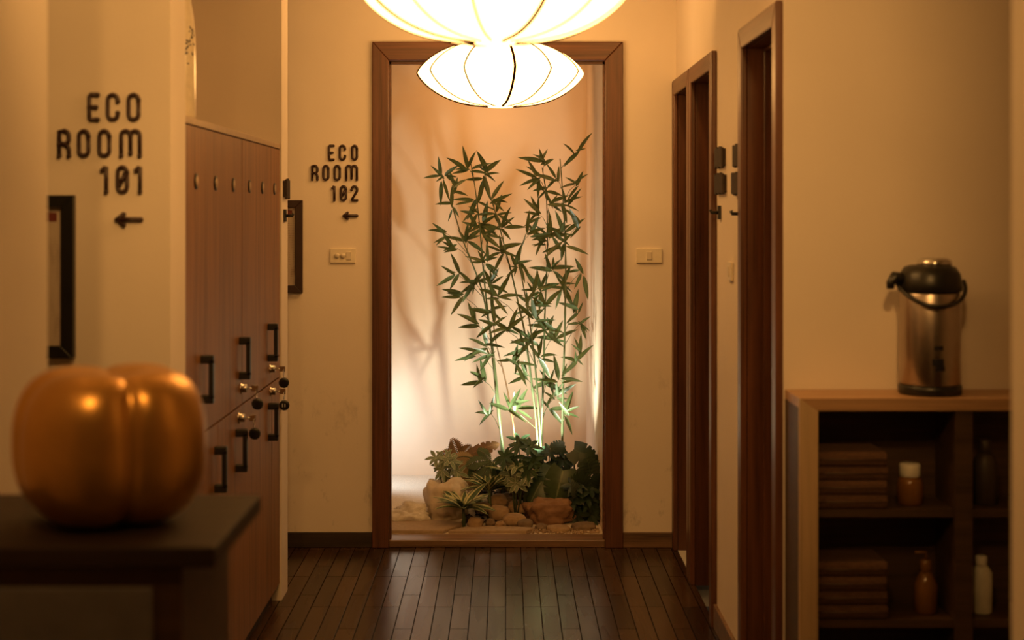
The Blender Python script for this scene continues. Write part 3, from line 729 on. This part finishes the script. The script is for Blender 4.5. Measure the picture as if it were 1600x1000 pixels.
rock(774, 790, 814, 827, 6.74, M['rock_tan'], 'little rough pebble in front of the oval brown stone', None, 13, .35)
rock(808, 833, 811, 826, 6.75, M['rock_dark'], 'flat dark stone in front of the reddish rock', None, 14, .12)
rock(854, 892, 820, 834, 6.70, M['rock_tan'], 'long flat stone on the gravel edge', None, 15, .12)
rock(892, 932, 815, 831, 6.74, M['rock_dark'], 'low dark stone at the foot of the dark bush', None, 16, .15)
rock(741, 768, 783, 802, 6.93, M['rock_dark'], 'dark stone in shade behind the striped rosettes', None, 17, .15)
rock(836, 856, 818, 830, 6.72, M['rock_dark'], 'small dark pebble between the flat stones', None, 18, .2)
# slabs
def slab(pts, label):
    z0, z1_ = .028, .045
    root = tag(MB().prism(pts, lambda u, v, t_: (u, v, t_), z0, z1_).build('paving_slab', M['slab'], bevel=.004), label, 'slab', 'flat slabs at the front of the bed')
slab([(PX(612, 6.64), 6.64), (PX(693, 6.64), 6.64), (PX(728, 6.80), 6.80), (PX(690, 6.86), 6.86), (PX(606, 6.86), 6.86)], 'flat sandy slab beside the brightly lit white stone')
slab([(PX(700, 6.635), 6.635), (PX(822, 6.635), 6.635), (PX(836, 6.70), 6.70), (PX(800, 6.725), 6.725), (PX(735, 6.745), 6.745)], 'flat brown slab in front of the small stones')
gv = MB()
for i in range(420):
    x = rnd.uniform(PX(822, 6.7), .425); y_ = rnd.uniform(6.635, 6.74); r_ = rnd.uniform(.004, .008)
    z = ground(x, y_)+r_*.4
    vs = [(x+r_, y_, z), (x-r_, y_, z), (x, y_+r_, z), (x, y_-r_, z), (x, y_, z+r_*.7), (x, y_, z-r_*.6)]
    gv.add(vs, [(0, 2, 4), (2, 1, 4), (1, 3, 4), (3, 0, 4), (2, 0, 5), (1, 2, 5), (3, 1, 5), (0, 3, 5)], True)
tag(gv.build('gravel', M['rock_tan']), 'fine tan gravel in front of the dark bush', 'gravel', None, 'stuff')
sm = MB()
for i in range(500):
    x = rnd.uniform(-.20, .42); y_ = rnd.uniform(6.86, 7.5); r_ = rnd.uniform(.008, .02); z = ground(x, y_)+r_*.2
    vs = [(x+r_, y_, z), (x-r_, y_, z), (x, y_+r_, z), (x, y_-r_, z), (x, y_, z+r_*.7), (x, y_, z-r_*.6)]
    sm.add(vs, [(0, 2, 4), (2, 1, 4), (1, 3, 4), (3, 0, 4), (2, 0, 5), (1, 2, 5), (3, 1, 5), (0, 3, 5)], True)
tag(sm.build('soil', M['soil']), 'dark crumbly soil between the stones and plants', 'soil', None, 'stuff')

# ------------------------------------------------------------------ bamboo
CANES = [
    ('thin bamboo whose leafy tip leans farthest toward the pale boulder side', [(692, 277), (700, 305), (709, 330), (722, 372), (738, 412), (752, 450), (763, 500), (770, 545), (778, 620), (783, 685), (784, 742)], 7.30, 'cane'),
    ('bamboo with a two-pronged tip, second from the boulder side', [(735, 252), (741, 285), (747, 330), (751, 370), (755, 420), (760, 470), (767, 530), (772, 580), (778, 640), (786, 700), (790, 740)], 7.20, 'cane'),
    ('slender slanting bamboo third from the boulder side', [(757, 272), (764, 300), (778, 345), (790, 392), (800, 430), (810, 475), (819, 515), (825, 555), (831, 600), (838, 660), (842, 725)], 7.12, 'cane'),
    ('tall upright bamboo rising behind the dark umbrella plant', [(847, 262), (853, 300), (855, 345), (855, 400), (853, 450), (851, 500), (850, 560), (848, 620), (846, 680), (845, 730)], 7.28, 'cane'),
    ('tall upright bamboo nearest the niche side wall', [(875, 248), (878, 285), (881, 330), (883, 370), (884, 430), (883, 480), (882, 540), (880, 600), (879, 660), (878, 725)], 7.18, 'cane'),
    ('short bent brown cane between the slender bamboos', [(770, 500), (775, 535), (785, 575), (793, 610), (799, 645), (804, 680), (808, 730)], 7.24, 'cane_brown'),
    ('short forked bamboo with pale leaves between the taller canes', [(822, 365), (812, 405), (822, 470), (830, 520), (836, 570), (841, 630), (845, 690), (848, 728)], 7.08, 'cane'),
]
CL = [  # cane index, cluster centre px, leaves, heading in degrees, spread
    (0, 692, 279, 9, 90, 330), (0, 712, 298, 4, 60, 120), (0, 708, 323, 5, 100, 300), (0, 697, 364, 5, 175, 80), (0, 711, 386, 5, 165, 80),
    (0, 716, 430, 5, 175, 110), (0, 724, 463, 5, 190, 80), (0, 731, 378, 6, 70, 200), (0, 742, 442, 8, 150, 240), (0, 745, 508, 4, 130, 80), (0, 745, 551, 4, 185, 60), (0, 755, 594, 6, 150, 120), (0, 766, 645, 4, 150, 140),
    (1, 733, 264, 7, 100, 200), (1, 746, 315, 4, 120, 260), (1, 750, 352, 8, 60, 260), (1, 756, 367, 4, 0, 80), (1, 757, 412, 8, 70, 240), (1, 766, 444, 7, 60, 200), (1, 764, 484, 5, 90, 240), (1, 762, 541, 5, 100, 200), (1, 747, 330, 4, 190, 100),
    (2, 759, 274, 8, 80, 300), (2, 775, 332, 6, 60, 260), (2, 784, 393, 7, 100, 260), (2, 776, 466, 7, 60, 240), (2, 793, 517, 5, 80, 180), (2, 806, 566, 7, 40, 280), (2, 770, 315, 4, 10, 80), (2, 796, 640, 5, 60, 180), (2, 788, 356, 4, 20, 120),
    (3, 849, 256, 7, 95, 130), (3, 841, 279, 6, 180, 160), (3, 852, 297, 6, 90, 280), (3, 843, 336, 6, 150, 140), (3, 860, 318, 5, 30, 140), (3, 860, 370, 10, 70, 260), (3, 850, 379, 5, 180, 120), (3, 861, 421, 6, 60, 180), (3, 843, 452, 8, 150, 240), (3, 849, 479, 5, 100, 200), (3, 853, 514, 5, 60, 200), (3, 865, 528, 5, 70, 160), (3, 856, 597, 8, 60, 280), (3, 868, 620, 6, 60, 160), (3, 856, 634, 4, 40, 160),
    (4, 902, 237, 4, 20, 70), (4, 899, 289, 5, 20, 110), (4, 882, 320, 5, 20, 180), (4, 904, 353, 4, 40, 110), (4, 881, 381, 7, 130, 260), (4, 877, 447, 8, 90, 320), (4, 908, 426, 5, 40, 260), (4, 899, 488, 5, 40, 90), (4, 906, 506, 5, 340, 110), (4, 906, 554, 4, 30, 100), (4, 876, 594, 5, 70, 160), (4, 900, 563, 5, 20, 120), (4, 886, 648, 5, 40, 180), (4, 878, 361, 5, 80, 140), (4, 871, 282, 4, 130, 100),
    (5, 772, 508, 5, 100, 220), (5, 766, 556, 5, 150, 160), (5, 806, 640, 4, 40, 120),
    (6, 809, 414, 8, 90, 340), (6, 827, 479, 7, 70, 220), (6, 827, 533, 8, 80, 260), (6, 820, 541, 5, 150, 200), (6, 826, 368, 4, 50, 60), (6, 838, 500, 6, 40, 200), (6, 843, 560, 5, 30, 160), (6, 822, 590, 5, 140, 120), (6, 835, 455, 5, 120, 200),
]
roots = []
for i, (lab, pts, Y, mk) in enumerate(CANES):
    base = P(pts[-1][0], pts[-1][1], Y)
    base.z = ground(base.x, Y)-.01
    wp = [P(a, b, Y+.03*math.sin(k*1.3+i)) for k, (a, b) in enumerate(pts)]
    if wp[-1].z > base.z: wp.append(Vector((wp[-1].x+(.0), Y, base.z)))
    root = empty('bamboo', wp[-1], lab, 'bamboo', 'bamboo canes in the niche')
    # smooth polyline with node rings
    fine = []; rad = []
    r0, r1 = (.0022, .0065) if mk == 'cane' else (.002, .006)
    n = len(wp)
    for k in range(n-1):
        for q in range(6):
            t_ = q/6; p0, p1, p2, p3 = wp[max(k-1, 0)], wp[k], wp[k+1], wp[min(k+2, n-1)]
            fine.append(.5*((2*p1)+(p2-p0)*t_+(2*p0-5*p1+4*p2-p3)*t_*t_+(3*p1-p0-3*p2+p3)*t_**3))
            s_ = (k+t_)/(n-1); rad.append((r0+(r1-r0)*s_)*(1.35 if (k*6+q) % 9 == 4 else 1))
    fine.append(wp[-1]); rad.append(r1)
    roots.append((root, fine, Y, MB(), MB().tube(fine, rad, 8), mk))
lr = random.Random(21)
for ci, cx, cy, n, hd, spread in CL:
    root, fine, Y, leaf, twig, mk = roots[ci]
    c = P(cx, cy, Y+lr.uniform(-.10, .16)); c.y = min(max(c.y, 7.0), 7.6)
    c = P(cx, cy, c.y)
    # twig springs from the cane a little below the cluster
    best = min(fine, key=lambda p: abs(p.z-(c.z-.05-.5*abs(p.x-c.x)))+.2*(p-c).length)
    mid = best.lerp(c, .55)+Vector((0, 0, .012))
    twig.tube([best, mid, c], [.0018, .0014, .0010], 5)
    n = max(3, round(n*.85)+1)
    for k in range(n):
        a = R(hd+(k/max(1, n-1)-.5)*spread+lr.uniform(-12, 12))
        L = lr.uniform(.075, .132)
        if lr.random() < .15: L *= .65
        d = Vector((math.cos(a), lr.uniform(-.55, .55), math.sin(a)))
        nr = Vector((lr.uniform(-.6, .6), -1, lr.uniform(-.3, .8)))
        b = c+Vector((lr.uniform(-.016, .016), lr.uniform(-.02, .02), lr.uniform(-.016, .016)))
        if b.x+d.normalized().x*L > .425: d.x = -abs(d.x)*.4
        leaf.blade(b, d, nr, L, L*lr.uniform(.155, .21), lr.uniform(0, .30), 7, .38)
for root, fine, Y, leaf, twig, mk in roots:
    twig.build('cane', M[mk], root); leaf.build('foliage', M['bamboo_leaf'], root)

# ------------------------------------------------------------------ plants at the foot of the bamboo
PG = 'low plants among the stones'
def rosette(px, py, Y, n, L, W, mat, label, seed, name='striped_plant', up=.35, droop=.5, spread=1.0):
    r_ = random.Random(seed); c = P(px, py, Y); c.z = max(c.z, ground(c.x, c.y)); mb = MB()
    st = MB(); b = Vector((c.x, c.y, ground(c.x, c.y)-.005))
    root = empty(name, b, label, 'plant', PG)
    for k in range(n):
        a = 2*PI*k/n*spread+r_.uniform(-.2, .2); e = r_.uniform(-.1, 1.0)
        d = Vector((math.cos(a), .8*math.sin(a), up+e*.7))
        nn = Vector((-math.cos(a)*.6, -.8*math.sin(a)-.5, 1.0))
        mb.blade(c+d.normalized()*.008, d, nn, L*r_.uniform(.75, 1.1), W*r_.uniform(.85, 1.15), droop*r_.uniform(.5, 1.2), 8, .40, .18)
    mb.build('foliage', mat, root)
    st.tube([b, b.lerp(c, .5)+Vector((.004, 0, 0)), c+Vector((0, 0, .01))], [.010, .009, .006], 8).build('stem', M['stalk'], root)
    return root
def palmate(px, py, Y, n, R_, L, W, mat, label, seed, name='umbrella_plant', lf=6, spreadx=1.0):
    r_ = random.Random(seed); c = P(px, py, Y); b = Vector((c.x, c.y, ground(c.x, c.y)-.005))
    root = empty(name, b, label, 'plant', PG); mb = MB(); st = MB()
    for k in range(n):
        a = 2*PI*k/n+r_.uniform(-.4, .4); rr = R_*r_.uniform(.35, 1)
        h = c+Vector((math.cos(a)*rr*spreadx, r_.uniform(-.6, .6)*rr, math.sin(a)*rr*.9))
        h.z = max(h.z, ground(h.x, h.y)+.03)
        st.tube([b, b.lerp(h, .6)+Vector((0, 0, .02)), h], [.004, .003, .002], 5)
        ax = Vector((math.cos(a)*.5, -.8, .5+.5*math.sin(a))).normalized()
        u = ax.orthogonal().normalized(); v = ax.cross(u)
        for q in range(lf):
            t_ = 2*PI*q/lf+r_.uniform(-.2, .2)
            d = u*math.cos(t_)+v*math.sin(t_)+ax*.25
            mb.blade(h, d, ax, L*r_.uniform(.75, 1.1), W, .25, 6, .5, .12)
    mb.build('foliage', mat, root); st.build('stem', M['stalk'], root)
def heart(mb, c, d, nrm, L, W, notch=5, droop=.25):
    """a broad heart-shaped leaf with slits"""
    d = Vector(d).normalized(); nrm = Vector(nrm); nrm = (nrm-d*nrm.dot(d)).normalized(); sd = d.cross(nrm)
    n = 26; vs = []; uv = []
    def pt(u, t_):   # t along, u across
        return c+d*(t_*L)+sd*u+nrm*(-.55*abs(u)**1.4-droop*L*max(0, t_)**2)
    for i in range(n+1):
        t_ = i/n
        wv = W*.5*(max(0, 1-(abs(t_-.34)/.66 if t_ > .34 else (.34-t_)/.50)**2.0))**.62
        if t_ < .12: inner = .0
        s1 = wv*(1-(.42 if (notch and i % notch == notch-1 and 4 < i < n-3) else 0))
        back = -.16*L*(1-t_/.2) if t_ < .2 else 0
        for u in (-1, -.5, 0, .5, 1):
            sh = back*abs(u)/L
            vs.append(pt(u*s1, t_+sh)); uv.append((u*.5+.5, t_))
    fs = []
    for i in range(n):
        for k in range(4):
            a = i*5+k; fs.append((a, a+1, a+6, a+5))
    mb.add(vs, fs, True, uv)
def monstera(name, leaves, base, label, mat, notch=5):
    b = Vector((base.x, base.y, ground(base.x, base.y)-.005)); root = empty(name, b, label, 'plant', PG)
    for (px, py, Y, d, nrm, L, W) in leaves:
        c = P(px, py, Y); st = MB()
        st.tube([b, b.lerp(c, .5)+Vector((0, .02, .05)), c], [.005, .004, .003], 6).build('stalk', M['stalk'], root)
        mb = MB(); heart(mb, c, d, nrm, L, W, notch); mb.build('leaf', M[mat], root)
def fern(px, py, Y, fr, label, mat, seed, name='fern', L=.16):
    r_ = random.Random(seed); c = P(px, py, Y); b = Vector((c.x, c.y, ground(c.x, c.y)-.003))
    root = empty(name, b, label, 'plant', PG); mb = MB(); st = MB()
    for ang, ln in fr:
        a = R(ang); p = c.copy(); d = Vector((math.cos(a), r_.uniform(-.5, .2), math.sin(a))).normalized(); pts = [p.copy()]
        n = 14
        for i in range(n):
            d = (d+Vector((0, 0, -.07))).normalized(); p = p+d*ln/n; pts.append(p.copy())
            w_ = .35*ln*math.sin(PI*(i+1.5)/(n+2))
            sd = d.cross(Vector((0, -1, .3))).normalized()
            for s_ in (-1, 1):
                mb.blade(p, d*.5+sd*s_, (0, -1, .4), w_, w_*.22+.003, .3, 4, .4, .05)
        st.tube(pts, [.0022]*8+[.0015]*(len(pts)-8), 5)
    mb.build('foliage', M[mat], root)
    st.tube([b, c], [.006, .004], 6).build('stem', M['stalk'], root)

palmate(700, 728, 6.98, 9, .075, .060, .020, M['pale_leaf'], 'grey-green leafy plant perched behind the pale boulder', 31, lf=6)
fern(718, 722, 7.10, [(70, .10), (100, .12), (130, .10), (45, .09), (155, .08)], 'lacy brown fern standing above the grey-green plant', 'brown_leaf', 33)
monstera('split_leaf_plant', [(738, 708, 7.12, (.8, -.1, .45), (-.45, -.6, .6), .135, .09)], P(762, 742, 7.16), 'single brownish split leaf held above the fern tangle', 'brown_leaf')
fern(742, 718, 7.02, [(200, .13), (225, .15), (245, .16), (180, .12), (150, .10), (260, .12)], 'straw-coloured drooping fern beside the pale boulder', 'straw', 34, 'dry_fern')
fern(768, 722, 7.00, [(160, .12), (20, .10), (190, .13), (120, .09), (225, .12), (300, .10)], 'olive fern arching in front of the bamboo feet', 'mid_leaf', 35)
rosette(764, 768, 6.93, 22, .15, .032, M['variegated'], 'dark striped rosette plant behind the foremost rosette', 36, up=.5)
rosette(724, 797, 6.78, 26, .155, .034, M['variegated'], 'cream-edged striped rosette plant at the front of the stones', 37, up=.45)
rosette(802, 752, 7.02, 18, .16, .040, M['yellow_leaf'], 'yellow-edged strap-leaved plant above the stone heap', 38, up=.55)
monstera('broad_leaf_plant', [(788, 762, 6.98, (.12, -.1, 1), (-.2, -1, .1), .105, .062), (776, 740, 7.04, (-.6, -.1, .8), (0, -1, .3), .08, .05)], P(788, 775, 7.02), 'broad pale oval leaves between the striped plants', 'yellow_leaf', 0)
palmate(815, 714, 6.90, 9, .095, .068, .022, M['mid_leaf'], 'umbrella plant with fingered leaves in the lamp glow', 39, lf=7)
palmate(806, 738, 6.88, 5, .06, .06, .022, M['pale_leaf'], 'pale fingered plant in front of the lamp glow', 43, lf=7)
palmate(856, 716, 7.06, 8, .075, .055, .024, M['dark_leaf'], 'dark umbrella plant at the foot of the upright bamboo', 40, lf=6)
monstera('monstera', [(880, 735, 6.90, (-.28, -.35, -.9), (-.1, -1, .35), .165, .155), (846, 752, 6.92, (-.45, -.35, -.7), (-.2, -1, .4), .12, .11), (862, 728, 7.0, (-.1, -.6, -.5), (0, -.8, .7), .11, .12)],
         P(892, 765, 7.02), 'glossy monstera with big veined leaves over the reddish rock', 'monstera')
monstera('monstera', [(897, 702, 6.98, (.75, -.25, -.35), (.1, -.9, .6), .13, .13), (882, 698, 7.02, (-.45, -.3, .1), (0, -.9, .6), .075, .075), (916, 708, 6.94, (.35, -.3, -.9), (.2, -1, .3), .10, .09)],
         P(898, 755, 7.06), 'tall dark monstera beside the niche side wall', 'dark_leaf')
fern(928, 790, 6.92, [(95, .26), (80, .20), (110, .22), (125, .18), (65, .12)], 'dark fern rising along the niche side wall', 'dark_leaf', 41)
palmate(908, 786, 6.86, 16, .10, .07, .026, M['dark_leaf'], 'dense dark bush at the corner beyond the reddish rock', 42, 'dark_bush', 6)
palmate(818, 774, 7.00, 9, .035, .028, .012, M['red_leaf'], 'small red-brown plant beside the monstera leaves', 44, 'red_plant', 6)
palmate(868, 745, 7.04, 8, .07, .06, .028, M['dark_leaf'], 'low dark leaves behind the glossy monstera', 45, 'dark_bush', 6)

# ------------------------------------------------------------------ garden lamps of the niche
def garden_lamp(loc, aim, power, col, size, angle, blend, label):
    loc = Vector(loc); g_ = ground(loc.x, loc.y)
    root = empty('garden_spotlight', (loc.x, loc.y, g_), label, 'spotlight', 'ground spotlights in the niche')
    d = (Vector(aim)-loc).normalized(); b = Vector((loc.x, loc.y, g_))
    MB().tube([b-Vector((0, 0, .01)), loc-d*.06], .006, 8).build('spike', M['lamp_body'], root)
    MB().tube([loc-d*.08, loc-d*.065, loc-d*.02, loc-d*.006], [.018, .026, .032, .034], 20).build('housing', M['lamp_body'], root)
    MB().tube([loc-d*.0055, loc-d*.003], [.028, .026], 20).build('lens', M['lamp_glass'], root)
    ld = bpy.data.lights.new('garden_light', 'SPOT'); ld.energy = power; ld.color = col; ld.shadow_soft_size = size; ld.spot_size = angle; ld.spot_blend = blend
    lo_ = bpy.data.objects.new('garden_light', ld); COL.objects.link(lo_); lo_.parent = root; lo_.location = loc-Vector(root.location)+d*.004
    lo_.rotation_euler = d.to_track_quat('-Z', 'Y').to_euler()
garden_lamp((-.76, 7.62, .40), (-.34, 7.95, .22), 12, (.70, .86, 1), .05, R(165), .7, 'ground spotlight tucked behind the door frame')
gl = P(822, 714, 6.99)
garden_lamp((gl.x, gl.y, gl.z), (gl.x-.04, 7.45, 1.15), 40, (.97, 1, .84), .010, R(140), .7, 'ground spotlight hidden among the fingered plants')
